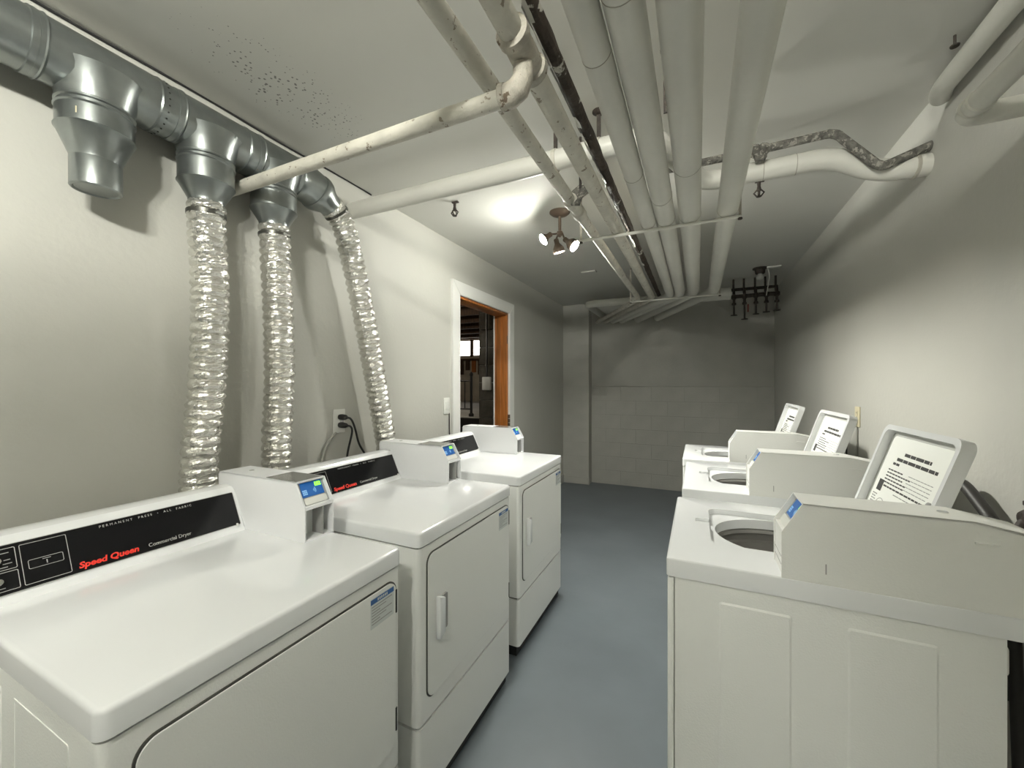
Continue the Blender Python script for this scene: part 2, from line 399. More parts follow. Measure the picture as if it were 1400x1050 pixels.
box('ledge_board', 0, 1.5, -.06, .08, .20, .24, 'joist', lg)
for k in range(9): box('plank', k * .165, k * .165 + .10, .06, .095, -.02 - .05 * (k % 3), .20, 'wood' if k % 3 == 1 else 'joist', lg)
box('header_beam', -1.6, 2.9, .0, .09, .69, .86, 'joist', lg)
rl = thing('stair_railing', (-2.53, 4.16 + .08, .98), 'black metal railing with thin balusters beyond the doorway', 'railing')
dx, dy = -.98, .1
lathe('newel_post', [(.032, 0), (.032, .03), (.016, .045), (.016, .50), (.022, .505), (.022, .53), (.008, .55)], (0, 0, 0), (0, 0, 1), 'black', rl, 12)
for z in (.09, .44): tube('rail', [(0, 0, z), (dx, dy, z)], .010, 'black', rl, 8)
for k in range(1, 10): tube('baluster', [(dx * k / 10, dy * k / 10, .09), (dx * k / 10, dy * k / 10, .44)], .0065, 'black', rl, 8)
sb = thing('switch_box', (-2.155, 3.985, 1.385), 'white switch box on the dark block pier below its conduit', 'switch box')
box('cover', -.055, .045, -.05, 0, -.075, .075, 'plate', sb, .008); tube('conduit', [(-.01, -.015, .075), (-.01, -.015, 1.0)], .012, 'black', sb, 8)
for k, (x, n_) in enumerate(((-2.0, 'thin grey cable drooping inside the doorway near the jamb'), (-1.93, 'short grey cable loop hanging closest to the jamb'))):
    tag(tube('hanging_cable', [(x - .02, 3.93, 2.50), (x - .01, 3.93, 2.25), (x + .03, 3.93, 2.0 - .1 * k), (x + .06, 3.94, 1.83), (x + .06, 3.97, 1.75)], .006, 'greycable', None, 8, .1), n_, 'cable')
lmp = thing('basement_bulb', (-4.0, 3.55, 2.34), 'bare lit bulb on the basement ceiling beyond the doorway', 'lamp')  # added fill lamp, kept out of view, to brighten the basement
tube('lamp_cord', [(0, 0, 0), (0, 0, ZC + .1 - 2.34)], .004, 'rubber', lmp, 6); lathe('socket', [(.03, 0), (.03, .05)], (0, 0, -.05), (0, 0, 1), 'plate', lmp, 12); lathe('bulb', [(.012, 0), (.03, .03), (.033, .05), (.02, .078), (.003, .085)], (0, 0, -.05), (0, 0, -1), 'bulb_beyond', lmp, 14)

# ------------------------------------------------------------------ coin box (built in the machine's own frame: front towards +x)
def coin_box(root, xf, xb, y0, y1, zb, zt, m, cup_depth=.055, drop=0.0, flat_front=False):
    """sheet-metal payment housing: side plates, top, ledge, cup and card reader"""
    c = thing('coin_box', (0, 0, 0), None, None); c.parent = root
    hx, hz = xf - .040, zb + .60 * (zt - zb)
    zr = zt - drop
    prof = [(xf, zb), (xf, hz), (hx, zt), (xb + .10, zt), (xb + .006, zr), (xb, zr - .012), (xb, zb)]
    t_ = .004
    for ya, yb in ((y0, y0 + t_), (y1 - t_, y1)):
        bm = bmesh.new(); prism_bm(bm, prof, frame3((0, ya, 0), (1, 0, 0), (0, 0, 1)), 0, -(yb - ya)); finish(bm, 'side_plate', m, c)
    # top + back
    bm = bmesh.new()
    pr = [(hx, zt), (xb + .10, zt), (xb + .006, zr), (xb, zr - .012), (xb, zb)]
    inn = [(hx, zt - .004), (xb + .10, zt - .004), (xb + .009, zr - .004), (xb + .004, zr - .014), (xb + .004, zb)]
    prism_bm(bm, pr + inn[::-1], frame3((0, y0, 0), (1, 0, 0), (0, 0, 1)), 0, -(y1 - y0)); finish(bm, 'top_cover', m, c)
    # ledge under the reader, cup, or closed front
    ym = (y0 + y1) / 2
    if flat_front:
        box('front_plate', xf - .008, xf - .003, y0 + t_, y1 - t_, zb, hz - .002, m, c)
        for z in (zb + .022, zb + .04): box('front_seam', xf - .004, xf - .0022, y0 + t_, y1 - t_, z, z + .0012, 'midprint', c)
        box('ledge', xf - .030, xf - .003, y0 + t_, y1 - t_, hz - .004, hz, m, c)
    else:
        box('ledge', xf - .035, xf - .001, y0 + t_, y1 - t_, hz - .010, hz, m, c)
        box('cup_back', xf - cup_depth, xf - cup_depth + .004, y0 + t_, y1 - t_, zb, hz - .01, 'sticker', c)
        box('cup_floor', xf - cup_depth, xf - .001, y0 + t_, y1 - t_, zb, zb + .007, m, c)
        box('cup_divider', xf - cup_depth, xf - cup_depth + .05, ym + .016, ym + .019, zb, hz - .01, 'midprint', c)
    # reader, slanted and set back a little between the plates
    ux, uz = hx - xf, zt - hz; ln_ = math.hypot(ux, uz)
    ho = thing('card_reader', (0, 0, 0), None, None); ho.parent = c
    fr = frame3(((xf + hx) / 2 - .012, ym, (hz + zt) / 2 - .002), (0, 1, 0), (ux, 0, uz))
    w_ = (y1 - y0) - 2 * t_
    return c, ho, fr, w_, ln_
def reader(c, ho, fr, w_, ln_):
    # sub-parts hang from the housing directly (no fourth level)
    bpy.data.objects.remove(ho)
    prism('reader_bezel', rrect(w_ - .001, ln_ - .004, .003), fr, -.006, 0, 'silver', c)
    prism('screen', [(-w_ * .40, -ln_ * .16), (w_ * .40, -ln_ * .16), (w_ * .42, ln_ * .40), (-w_ * .36, ln_ * .40)], fr, 0, .0012, 'screen', c)
    o, r, u, n = fr
    prism('card_slot_lip', rrect(w_ * .82, ln_ * .26, .006), (o + u * (-ln_ * .33), r, u, n), 0, .004, 'plate', c)
    text('display_digits', '152', .016, (o + r * (w_ * .12) + u * (ln_ * .20), r, u, n), 'green', c, .0006, 1.05, .0011, .12, .0012)
    # pictograms: keypad block at the left, contactless waves at the centre
    bm = bmesh.new()
    for i in range(3):
        for j in range(3):
            prism_bm(bm, [(-.0022, -.0022), (.0022, -.0022), (.0022, .0022), (-.0022, .0022)],
                     (o + r * (-w_ * .33 + i * .0056) + u * (-.004 + j * .0056), r, u, n), .0012, .0018)
    finish(bm, 'keypad_icon', 'icon', c)
    bm = bmesh.new()
    for i, rad in enumerate((.004, .008, .012)):
        pts = [(rad * math.cos(a), rad * math.sin(a)) for a in [(-.8 + k * .2) for k in range(9)]]
        pts += [((rad - .0018) * math.cos(a), (rad - .0018) * math.sin(a)) for a in [(.8 - k * .2) for k in range(9)]]
        prism_bm(bm, pts, (o + r * (w_ * .02) + u * (ln_ * .05), r, u, n), .0012, .0018)
    finish(bm, 'contactless_icon', 'icon', c)

# ------------------------------------------------------------------ dryer
W = .686; DD = .71; ZT = .914
def make_dryer():
    root = thing('dryer', (0, 0, 0), 'x', 'dryer', 'coin-operated dryers along the left wall')
    # cabinet, with rounded front corners
    def body(name, z0, z1, m, x1=0.0, r=.016, inset=.003):
        pts = []
        ya, yb = inset, W - inset
        for cx, cy, a0 in ((x1 - r, yb - r, 0), ):
            pts += [(cx + r * math.cos(a0 + PI / 2 * k / 5), cy + r * math.sin(a0 + PI / 2 * k / 5)) for k in range(6)]
        pts += [(-DD + .02, yb), (-DD + .02, ya)]
        for cx, cy, a0 in ((x1 - r, ya + r, -PI / 2), ):
            pts += [(cx + r * math.cos(a0 + PI / 2 * k / 5), cy + r * math.sin(a0 + PI / 2 * k / 5)) for k in range(6)]
        return prism(name, pts, frame3((0, 0, 0), (1, 0, 0), (0, 1, 0)), z0, z1, m, root, smooth=True)
    body('cabinet', .302, .8625, 'enamel_side', -.004)
    body('lower_panel', .058, .2925, 'enamel_side', -.004)
    box('seam_filler', -.60, -.020, .012, W - .012, .292, .303, 'gap', root)
    box('base_plinth', -.64, -.022, .012, W - .012, .006, .059, 'gap', root)  # black block standing in for the shade under the dryer
    for x in (-.06, -.62):
        for y in (.05, W - .05): lathe('levelling_foot', [(.020, 0), (.020, .008), (.008, .010), (.008, .050)], (x, y, 0), (0, 0, 1), 'rubber', root, 12)
    # side embossing (both sides) – raised field pressed into the panel
    for y, s in ((.003, -1), (W - .003, 1)):
        for xa, xb in ((-.10, -.32), (-.38, -.60)):
            fr = frame3(((xa + xb) / 2, y, .58), (-s, 0, 0), (0, 0, 1))
            bm = bmesh.new(); ring_bm(bm, rrect(abs(xb - xa), .50, .004, 2), rrect(abs(xb - xa) - .010, .49, .003, 2), fr, -.001, .0012)
            finish(bm, 'embossed_edge', 'enamel_side', root)
    # top: lipped panel with rounded rim and a shallow dish
    bm = bmesh.new()
    box_bm(bm, -DD, 0, 0, W, .868, ZT)
    bmesh.ops.bevel(bm, geom=[e for e in bm.edges if abs(e.verts[0].co.z - e.verts[1].co.z) > .01], offset=.020, segments=5, profile=.5, affect='EDGES')
    bm.faces.ensure_lookup_table()
    tf = [f for f in bm.faces if f.normal.z > .9]
    bmesh.ops.bevel(bm, geom=[e for e in tf[0].edges], offset=.009, segments=4, profile=.5, affect='EDGES')
    finish(bm, 'top_panel', 'enamel', root, True, .5)
    box('top_seam', -.69, -.013, .010, W - .010, .8620, .8690, 'groove', root)
    # door: dark seal, door skin, hinges, handle, sticker
    yc, zc, dw, dh = .352, .600, .612, .462
    fr = frame3((-.0045, yc, zc), (0, 1, 0), (0, 0, 1))
    prism('door_seal', rrect(dw + .008, dh + .008, .034, 8), fr, -.002, .0035, 'groove', root)
    door = prism('door', rrect(dw, dh, .032, 8), fr, -.001, .0065, 'enamel_side', root, smooth=True)
    for z in (.775, .445): box('hinge', .000, .0040, W - .0315, W - .026, z - .035, z + .03, 'gap', door, .001)
    # recessed pull: outward lip and dark pocket
    hb = .612
    hf = frame3((.002, .112, hb), (0, 1, 0), (0, 0, 1))
    prism('handle', [(-.026, -.072), (.006, -.058), (.006, .058), (-.026, .072)], hf, 0, .020, 'enamel', door, .004)
    prism('handle_pocket', rrect(.030, .118, .006), frame3((.002, .134, hb), (0, 1, 0), (0, 0, 1)), 0, .0052, 'midprint', door)
    # sticker
    sf = frame3((.0021, .600, .782), (0, 1, 0), (0, 0, 1))
    stk = prism('sticker', rrect(.092, .078, .002), sf, 0, .0006, 'sticker', door)
    o, r, u, n = sf
    prism('sticker_header', [(-.046, .024), (.046, .024), (.046, .037), (-.046, .037)], sf, .0006, .0009, 'blueprint', door)
    bm = bmesh.new()
    for k in range(7):
        z = .016 - k * .0075; ww = .040 - .012 * (k % 3)
        prism_bm(bm, [(-.042, z), (-.042 + 2 * ww, z), (-.042 + 2 * ww, z + .0022), (-.042, z + .0022)], sf, .0006, .0009)
    finish(bm, 'sticker_print', 'midprint', door)
    bm = bmesh.new()
    for k in range(6): prism_bm(bm, [(-.02 + k * .007, .027), (-.0155 + k * .007, .027), (-.0155 + k * .007, .034), (-.02 + k * .007, .034)], sf, .0009, .0011)
    finish(bm, 'sticker_heading', 'sticker', door)
    # control console
    CWd = W - .112
    prof = [(-.545, ZT - .001), (-.552, ZT + .010), (-.606, ZT + .122), (-.617, ZT + .132), (-.640, ZT + .136), (-.678, ZT + .132), (-.70, ZT + .112), (-.70, ZT - .001)]
    bm = bmesh.new(); prism_bm(bm, prof, frame3((0, .002, 0), (1, 0, 0), (0, 0, 1)), 0, -CWd)
    bmesh.ops.bevel(bm, geom=[e for e in bm.edges if abs(e.verts[0].co.y - e.verts[1].co.y) < 1e-5], offset=.004, segments=2, affect='EDGES')
    con = finish(bm, 'console', 'enamel', root, True, .5)
    a = Vector((-.552, 0, ZT + .010)); up = Vector((-.054, 0, .112)); H = up.length; up.normalize()
    def cf(y, h, lift=0):   # frame on the slanted face: y along the console, h up the slope
        f = frame3(a + Vector((0, y, 0)) + up * h, (0, 1, 0), up); return (f[0] + f[3] * lift, f[1], f[2], f[3])
    fy0, fy1 = .014, CWd - .010; fh0, fh1 = .010, H - .008
    prism('fascia', rrect(fy1 - fy0, fh1 - fh0, .004), cf((fy0 + fy1) / 2, (fh0 + fh1) / 2), -.001, .002, 'fascia', con)
    bm = bmesh.new(); o, r, u, n = cf((fy0 + fy1) / 2, (fh0 + fh1) / 2)
    ring_bm(bm, rrect(fy1 - fy0 + .001, fh1 - fh0 + .001, .004), rrect(fy1 - fy0 - .002, fh1 - fh0 - .002, .003), (o, r, u, n), 0, .0024)
    finish(bm, 'fascia_edge', 'greyprint', con)
    F = lambda y, h: cf(y, h, .002)
    text('brand_lettering', 'Speed Queen', .0195, F(.172, .020), 'red', con, .0006, 1.12, .0007, .18)
    text('model_lettering', 'Commercial Dryer', .0135, F(.314, .022), 'greyprint', con, .0005, 1.02)
    text('setting_lettering', 'PERMANENT  PRESS  \u2022  ALL  FABRIC', .0085, F(.222, H - .021), 'greyprint', con, .0004, 1.05, 0, .0, 0, 'LEFT', 1.55)
    def outline(name, y0, y1, h0, h1, t_=.0011, rr=.003):
        return ring(name, y1 - y0, h1 - h0, rr, t_, F((y0 + y1) / 2, (h0 + h1) / 2), 0, .0005, 'greyprint', con)
    outline('slot_outline', .082, .160, .018, H - .016); outline('coin_slot_mark', .092, .150, .050, .070, .0009)
    prism('slot_symbol', [(-.001, -.004), (.001, -.004), (.001, .004), (-.001, .004)], F(.122, .058), 0, .0004, 'midprint', con)
    prism('slot_caption', [(-.007, -.0007), (.007, -.0007), (.007, .0007), (-.007, .0007)], F(.122, .0655), 0, .0004, 'midprint', con)
    outline('knob_outline', .018, .076, .062, H - .016); outline('knob_outline', .018, .076, .018, .058)
    lathe('knob', [(.0085, 0), (.0085, .010), (.007, .013), (.001, .0135)], F(.044, .082)[0], F(0, 0)[3], 'chrome', con, 18)
    lathe('push_button', [(.0075, 0), (.0075, .010), (.006, .013), (.001, .0135)], F(.044, .038)[0], F(0, 0)[3], 'chrome', con, 18)
    for (y, h, w2) in ((.058, H - .026, .016), (.062, .083, .010), (.062, .075, .014), (.052, .068, .02), (.048, .025, .012)):
        prism('knob_caption', [(-w2 / 2, -.0008), (w2 / 2, -.0008), (w2 / 2, .0008), (-w2 / 2, .0008)], F(y, h), 0, .0004, 'midprint', con)
    box('console_clip', -.5535, -.548, CWd - .026, CWd - .022, ZT + .018, ZT + .026, 'whiteprint', con)
    # payment box at the right-hand end
    c, ho, fr, w_, ln_ = coin_box(root, -.272, -.695, W - .110, W - .001, ZT - .0015, ZT + .173, 'box_paint')
    reader(c, ho, fr, w_, ln_)
    box('smoked_cover_plate', -.455, -.318, W - .104, W - .007, ZT + .1725, ZT + .1745, 'smoke', c)
    lathe('key_lock', [(.008, 0), (.008, .003)], (-.60, W - .055, ZT + .172), (0, 0, 1), 'chrome', c, 14)
    return root
dry = make_dryer()
D_SPOTS = [((-.768, .262, 0), .640, 'nearest dryer with the white coin box and two chrome knobs in view'),
           ((-.783, .998, 0), .672, 'middle dryer, its whole door and white handle in view'),
           ((-.808, 1.822, 0), .686, 'farthest dryer, standing in front of the open doorway')]
for i, (loc, wd, lab) in enumerate(D_SPOTS):
    o = dry if i == 0 else copy_tree(dry)
    o.location = loc; o.scale = (1, wd / W, 1); o['label'] = lab

# ------------------------------------------------------------------ washing machine (front towards local +x, box at the high-y end)
WW = .64; WD = .72; WZ = .945
def make_washer():
    root = thing('washing_machine', (0, 0, 0), 'x', 'washing machine', 'coin-operated washers along the right wall')
    cab = box('cabinet', -.600, -.020, .004, WW - .004, .030, .899, 'enamel_side', root)
    carve(cab, [lathe('cut', [(.215, .50), (.215, 1.0)], (-.290, .30, 0), (0, 0, 1), None, None, 40)])
    box('front_panel', -.0185, -.003, .002, WW - .002, .030, .897, 'enamel_side', root, .005)
    box('base_plinth', -.58, -.05, .03, WW - .03, .010, .032, 'gap', root)  # same black stand-in for shade, under the washer
    for x in (-.06, -.56):
        for y in (.05, WW - .05): lathe('levelling_foot', [(.020, 0), (.020, .008), (.008, .010), (.008, .032)], (x, y, 0), (0, 0, 1), 'rubber', root, 12)
    for y, s in ((.004, -1), (WW - .004, 1)):
        for xa, xb in ((-.118, -.262), (-.362, -.505)):
            fr = frame3(((xa + xb) / 2, y, .48), (-s, 0, 0), (0, 0, 1))
            pts = rrect(abs(xb - xa), .76, .006, 2)
            bm = bmesh.new(); prism_bm(bm, pts, fr, -.001, .0006)
            bmesh.ops.recalc_face_normals(bm, faces=bm.faces)
            top = max(bm.faces, key=lambda f: s * f.calc_center_median().y)
            bmesh.ops.inset_region(bm, faces=[top], thickness=.004, depth=.0022)
            finish(bm, 'pressed_field', 'enamel_side', root)
    # top deck with lid recess and round mouth
    bm = bmesh.new(); box_bm(bm, -WD, 0, 0, WW, .900, WZ)
    bmesh.ops.bevel(bm, geom=[e for e in bm.edges if abs(e.verts[0].co.z - e.verts[1].co.z) > .01], offset=.012, segments=4, profile=.5, affect='EDGES')
    tf = [f for f in bm.faces if f.normal.z > .9]
    bmesh.ops.bevel(bm, geom=list(tf[0].edges), offset=.006, segments=3, profile=.5, affect='EDGES')
    deck = finish(bm, 'top_deck', 'enamel', root)
    ycut = .30
    def cutter(pts, z0, z1):
        bm = bmesh.new(); prism_bm(bm, pts, frame3((0, 0, 0), (1, 0, 0), (0, 1, 0)), z0, z1); return finish(bm, 'cut', None)
    rec = [(-.290 + x, ycut + y) for x, y in rrect(.37, .36, .035, 5)]
    c1 = cutter(rec, WZ - .016, WZ + .05)
    c2 = cutter([(-.290 + .170 * math.cos(2 * PI * k / 48), ycut + .165 * math.sin(2 * PI * k / 48)) for k in range(48)], .80, 1.0)
    c3 = cutter([(-.093 + x, ycut - .02 + y) for x, y in rrect(.055, .05, .010, 3)], WZ - .010, WZ + .05)
    carve(deck, [c1, c2, c3])
    # tub seen through the mouth: liner rings and basket
    bm = bmesh.new()
    prof = [(.182, -.006), (.166, -.008), (.164, -.018), (.178, -.02), (.180, -.045), (.168, -.05), (.166, -.075), (.176, -.08), (.176, -.36), (.06, -.37), (.05, -.18), (.03, -.10), (.004, -.095)]
    seg = 40; rings = []
    for r_, h in prof: rings.append([bm.verts.new((-.290 + r_ * math.cos(2 * PI * k / seg), ycut + r_ * .97 * math.sin(2 * PI * k / seg), .905 + h)) for k in range(seg)])
    for i in range(len(rings) - 1):
        for k in range(seg): bm.faces.new((rings[i][k], rings[i][(k + 1) % seg], rings[i + 1][(k + 1) % seg], rings[i + 1][k]))
    finish(bm, 'tub', 'tub', root, True, .5)
    # open lid, hinged at the rear and leaning back
    lean = math.radians(18)
    lf = frame3((-.498, ycut, WZ + .004), (0, 1, 0), (-math.sin(lean), 0, math.cos(lean)))
    o, r, u, n = lf
    lw, lh = .42, .325
    lid = None
    bm = bmesh.new()
    cf_ = (o + u * (lh / 2), r, u, n)
    outer = rrect(lw, lh, .028, 5); inner = rrect(lw - .03, lh - .03, .022, 5); inner2 = rrect(lw - .055, lh - .05, .02, 5)
    ring_bm(bm, outer, inner, cf_, -.022, .004)
    prism_bm(bm, inner, cf_, -.022, -.018)
    lid = finish(bm, 'lid', 'enamel', root, True, .5)
    prism('lid_liner', inner, cf_, -.018, -.0165, 'lidplastic', lid)
    prism('instruction_sheet', rrect(lw - .062, lh - .048, .014, 4), (cf_[0] + u * -.004 + r * .004, r, u, n), -.0165, -.015, 'paper', lid)
    pf = (cf_[0] + n * -.015, r, u, n)
    bm = bmesh.new(); lb = bmesh.new()
    def bar(b_, x, y, w_, h_):
        x, y, w_, h_ = x * 1.28 + .012, y * 1.12 + .027, w_ * 1.28, h_ * 1.12
        prism_bm(b_, [(x, y), (x + w_, y), (x + w_, y + h_), (x, y + h_)], pf, 0, .0005)
    def words(b_, x, y, w_, h_, step):
        while w_ > .004:
            q = min(w_, step * random.uniform(.6, 1.3)); bar(b_, x, y, q, h_); x += q + .0028; w_ -= q + .0028
    words(bm, -.062, .052, .115, .0078, .030); words(bm, -.088, .036, .175, .0078, .032); words(bm, -.098, .024, .03, .006, .014)
    for k in range(5):
        words(bm, -.108, .008 - k * .0085, .070 + .05 * random.random(), .0032, .012)
        words(lb, -.01, .010 - k * .0085, .10, .0016, .014)
    words(bm, -.10, -.036, .19, .004, .014); words(lb, -.04, -.046, .14, .0022, .02)
    for k in range(4): words(lb, -.135, -.064 - k * .007, .022, .003, .008)
    bar(bm, -.128, -.052, .024, .030)
    finish(bm, 'printed_text', 'blackprint', lid); finish(lb, 'fine_print', 'midprint', lid)
    bm = bmesh.new()
    for k, (x, y) in enumerate(((-.085, -.088), (-.025, -.100), (.045, -.105))):
        x, y = x * 1.28 + .012, y * 1.12 + .027
        cir = [(x + .027 * math.cos(2 * PI * q / 24), y + .024 * math.sin(2 * PI * q / 24)) for q in range(24)]
        cin = [(x + .0255 * math.cos(2 * PI * q / 24), y + .0225 * math.sin(2 * PI * q / 24)) for q in range(24)]
        ring_bm(bm, cir, cin, pf, 0, .0005)
        for q in range(3): bar(bm, (x - .012) / 1.28 - .010 + q * .006, (y - .027) / 1.12 - .010 + q * .007, .013, .0022)
    finish(bm, 'diagram_print', 'midprint', lid)
    lathe('lid_bumper', [(.0085, 0), (.0085, .004), (.005, .006), (.001, .0062)], pf[0] + r * .145 + u * -.005, n, 'midprint', lid, 14)
    for y in (-.19, .19): lathe('hinge_pin', [(.006, 0), (.006, .03)], (-.505, ycut + y - .015, WZ + .006), (0, 1, 0), 'chrome', lid, 10)
    # rear control console
    CWd = WW - .112
    prof = [(-.585, WZ - .001), (-.625, WZ + .085), (-.635, WZ + .094), (-.69, WZ + .094), (-.715, WZ + .075), (-.715, WZ - .001)]
    bm = bmesh.new(); prism_bm(bm, prof, frame3((0, .004, 0), (1, 0, 0), (0, 0, 1)), 0, -CWd)
    bmesh.ops.bevel(bm, geom=list(bm.edges), offset=.003, segments=2, affect='EDGES')
    con = finish(bm, 'console', 'enamel', root, True, .5)
    c, ho, fr, w_, ln_ = coin_box(root, -.243, -.655, WW - .110, WW - .001, WZ - .0015, WZ + .170, 'box_washer', drop=.018, flat_front=True)
    reader(c, ho, fr, w_, ln_)
    box('vent_slot', -.59, -.555, WW - .003, WW + .0012, WZ + .128, WZ + .1315, 'box_washer', c, .001)
    lathe('key_lock', [(.009, 0), (.009, .003)], (-.53, WW - .055, WZ + .169), (0, 0, 1), 'chrome', c, 14)
    for k, (x, z) in enumerate(((-.325, .022),)): box('scuff', x, x + .002, WW - .002, WW - .0006, WZ + z, WZ + z + .022, 'midprint', c)
    box('valve_body', -.632, -.600, WW - .12, WW - .06, .80, .86, 'plate', root, .008)
    return root
wsh = make_washer()
W_SPOTS = [((-.072, 1.672, 0), .602, 'nearest washing machine, its plain near side filling the lower right corner'),
           ((-.060, 2.455, 0), .645, 'middle washing machine, between the two other open-lidded washers'),
           ((-.082, 3.145, 0), .605, 'farthest washing machine, the one closest to the back wall')]
for i, (loc, wd, lab) in enumerate(W_SPOTS):
    o = wsh if i == 0 else copy_tree(wsh)
    o.location = loc; o.rotation_euler = (0, 0, PI); o.scale = (1, wd / WW, 1); o['label'] = lab

# ------------------------------------------------------------------ galvanized exhaust duct
AX, AZ = -1.605, 2.286
du = thing('exhaust_duct', (AX, -1.9, AZ), 'galvanized steel exhaust duct with three tees high on the left wall', 'duct')
du_y = lambda y: y + 1.9
def seamless(name, prof, y, axis, parent=du, m='galv', x=0, z=0): return lathe(name, prof, (x, du_y(y), z), axis, m, parent, 32)
R6 = .081
seamless('straight_pipe', [(R6, 0), (R6, 2.30), (R6 + .004, 2.302), (R6 + .004, 2.315), (R6, 2.317)], -1.9, (0, 1, 0))
tees = ((.547, .41, .70), (.838, .72, .975), (1.09, .985, 1.205))
for k, (ty, y0, y1) in enumerate(tees):
    te = seamless('tee', [(R6 + .003, 0), (R6 + .003, .016), (R6 + .006, .019), (R6 + .002, .024), (R6 + .002, y1 - y0 - .030), (R6 + .005, y1 - y0 - .026), (R6 + .003, y1 - y0 - .020), (R6 + .003, y1 - y0)], y0, (0, 1, 0))
    lathe('branch_collar', [(R6 + .030, .015), (R6 + .016, .045), (R6 + .004, .085), (R6 + .001, .098), (R6 + .005, .101), (R6 + .005, .106), (R6, .109), (R6, .140)],
          (0, du_y(ty), 0), (0, 0, -1), 'galv', te, 32)
    zt = [.180, .196, .190][k]; zr = [.262, .258, .248][k]
    red = lathe('reducer', [(R6 + .003, .118), (R6 + .006, .121), (R6 + .003, .125), (R6 + .003, zt - .006), (R6 + .006, zt - .003), (R6 + .002, zt + .001), (.056, zr - .012), (.054, zr), (.054, zr + .010)],
                (0, du_y(ty), 0), (0, 0, -1), 'galv', du, 32)
    if k == 0:
        lathe('end_cap', [(.0555, .255), (.0565, .258), (.0565, .335), (.054, .338), (.050, .339), (.046, .335), (.002, .335)], (0, du_y(ty), 0), (0, 0, -1), 'galv', red, 32)
        box('product_tag', R6 - .04, R6 - .022, du_y(ty) - .062, du_y(ty) - .045, -.160, -.142, 'ivory', red)
for y0, y1 in ((.70, .722), (.975, .987)):
    seamless('coupling', [(R6 - .001, -.02), (R6 + .001, 0), (R6 + .001, y1 - y0), (R6 - .001, y1 - y0 + .02)], y0, (0, 1, 0))
# row of crimp holes on the first coupling
bm = bmesh.new()
for k in range(26):
    a = 2 * PI * k / 26
    lathe_bm(bm, [(.0028, 0), (.0028, .0016)], (math.cos(a) * (R6 + .0025), du_y(.690), math.sin(a) * (R6 + .0025)), (math.cos(a), 0, math.sin(a)), 6)
finish(bm, 'crimp_hole_row', 'gap', du)
# end elbow + reducer towards the third hose
tube('end_elbow', [(0, du_y(1.195), 0), (0, du_y(1.235), 0), (0, du_y(1.27), -.008), (0, du_y(1.305), -.020)], [R6 + .002, R6 + .002, R6, R6 - .001], 'galv', du, 32)
tube('end_reducer', [(0, du_y(1.285), -.013), (0, du_y(1.30), -.018), (0, du_y(1.318), -.025), (0, du_y(1.355), -.040), (0, du_y(1.385), -.052)], [R6 + .003, R6 + .005, R6, .058, .055], 'galv', du, 32)

# flexible foil hoses
def catmull(P, n):
    P = [Vector(p) for p in P]; Q = [P[0] * 2 - P[1]] + P + [P[-1] * 2 - P[-2]]; out = []
    for i in range(1, len(Q) - 2):
        for k in range(n):
            t = k / n; a, b_, c, d_ = Q[i - 1], Q[i], Q[i + 1], Q[i + 2]
            out.append(.5 * ((2 * b_) + (c - a) * t + (2 * a - 5 * b_ + 4 * c - d_) * t * t + (3 * b_ - a - 3 * c + d_) * t ** 3))
    out.append(P[-1]); return out
def resample(pts, step):
    out = [pts[0]]; acc = 0
    for a, b_ in zip(pts[:-1], pts[1:]):
        d_ = (b_ - a).length; p = 0
        while acc + d_ - p >= step:
            p += step - acc; acc = 0; out.append(a + (b_ - a) * (p / d_))
        acc += d_ - p
    return out
def hose(P, label, seedv):
    root = thing('flexible_duct', P[-1], label, 'duct', 'foil hoses from the exhaust duct down to the dryers')
    base = Vector(P[-1])
    pts = resample(catmull(P, 24), .0045)
    rnd = random.Random(seedv); R0 = .0585; pitch = .034; rad = []
    ph = 0
    for i in range(len(pts)):
        ph += .0045 / (pitch * (1 + .12 * math.sin(i * .13 + seedv)))
        c = abs(math.sin(PI * ph))
        rad.append(R0 - .0105 * (1 - c ** .7))
    def jit(i, k):
        v = noise.noise(Vector((i * .32, math.cos(2 * PI * k / 30) * 2.4, math.sin(2 * PI * k / 30) * 2.4 + seedv * 7)))
        return v * .05 + rnd.uniform(-.024, .024)
    bm = bmesh.new(); tube_bm(bm, [p - base for p in pts], rad, 30, True, jit)
    finish(bm, 'foil_hose', 'foil', root)
    # spiral wire under the foil shows at the collar as a clamp band
    q = pts[9] - base; q2 = pts[13] - base
    lathe('hose_clamp', [(R0 - .002, -.006), (R0 + .0015, -.006), (R0 + .0015, .006), (R0 - .002, .006)], q, q2 - q, 'clamp', root, 26)
    lathe('clamp_screw', [(.005, -.012), (.005, .012)], q + Vector((R0 + .003, .01, 0)), (0, 1, 0), 'chrome', root, 10)
    return root
hose([(AX, .838, 2.030), (AX, .838, 1.95), (AX + .005, .846, 1.75), (AX + .005, .845, 1.55), (AX, .838, 1.35), (AX - .01, .822, 1.1), (AX - .01, .815, .7), (AX - .01, .815, .25)], 'leftmost crinkled foil hose, hanging behind the nearest dryer', 1)
hose([(AX, 1.09, 2.040), (AX, 1.095, 1.95), (AX, 1.108, 1.7), (AX + .003, 1.112, 1.4), (AX, 1.102, 1.1), (AX, 1.10, .7), (AX, 1.10, .25)], 'middle crinkled foil hose, hanging straight beside the wall outlet', 2)
hose([(AX, 1.372, 2.236), (AX, 1.402, 2.222), (AX, 1.452, 2.165), (AX, 1.495, 2.05), (AX, 1.575, 1.785), (AX, 1.668, 1.40), (AX, 1.745, 1.07), (AX, 1.80, .75), (AX, 1.83, .25)], 'rightmost crinkled foil hose, slanting down behind the middle dryer', 3)

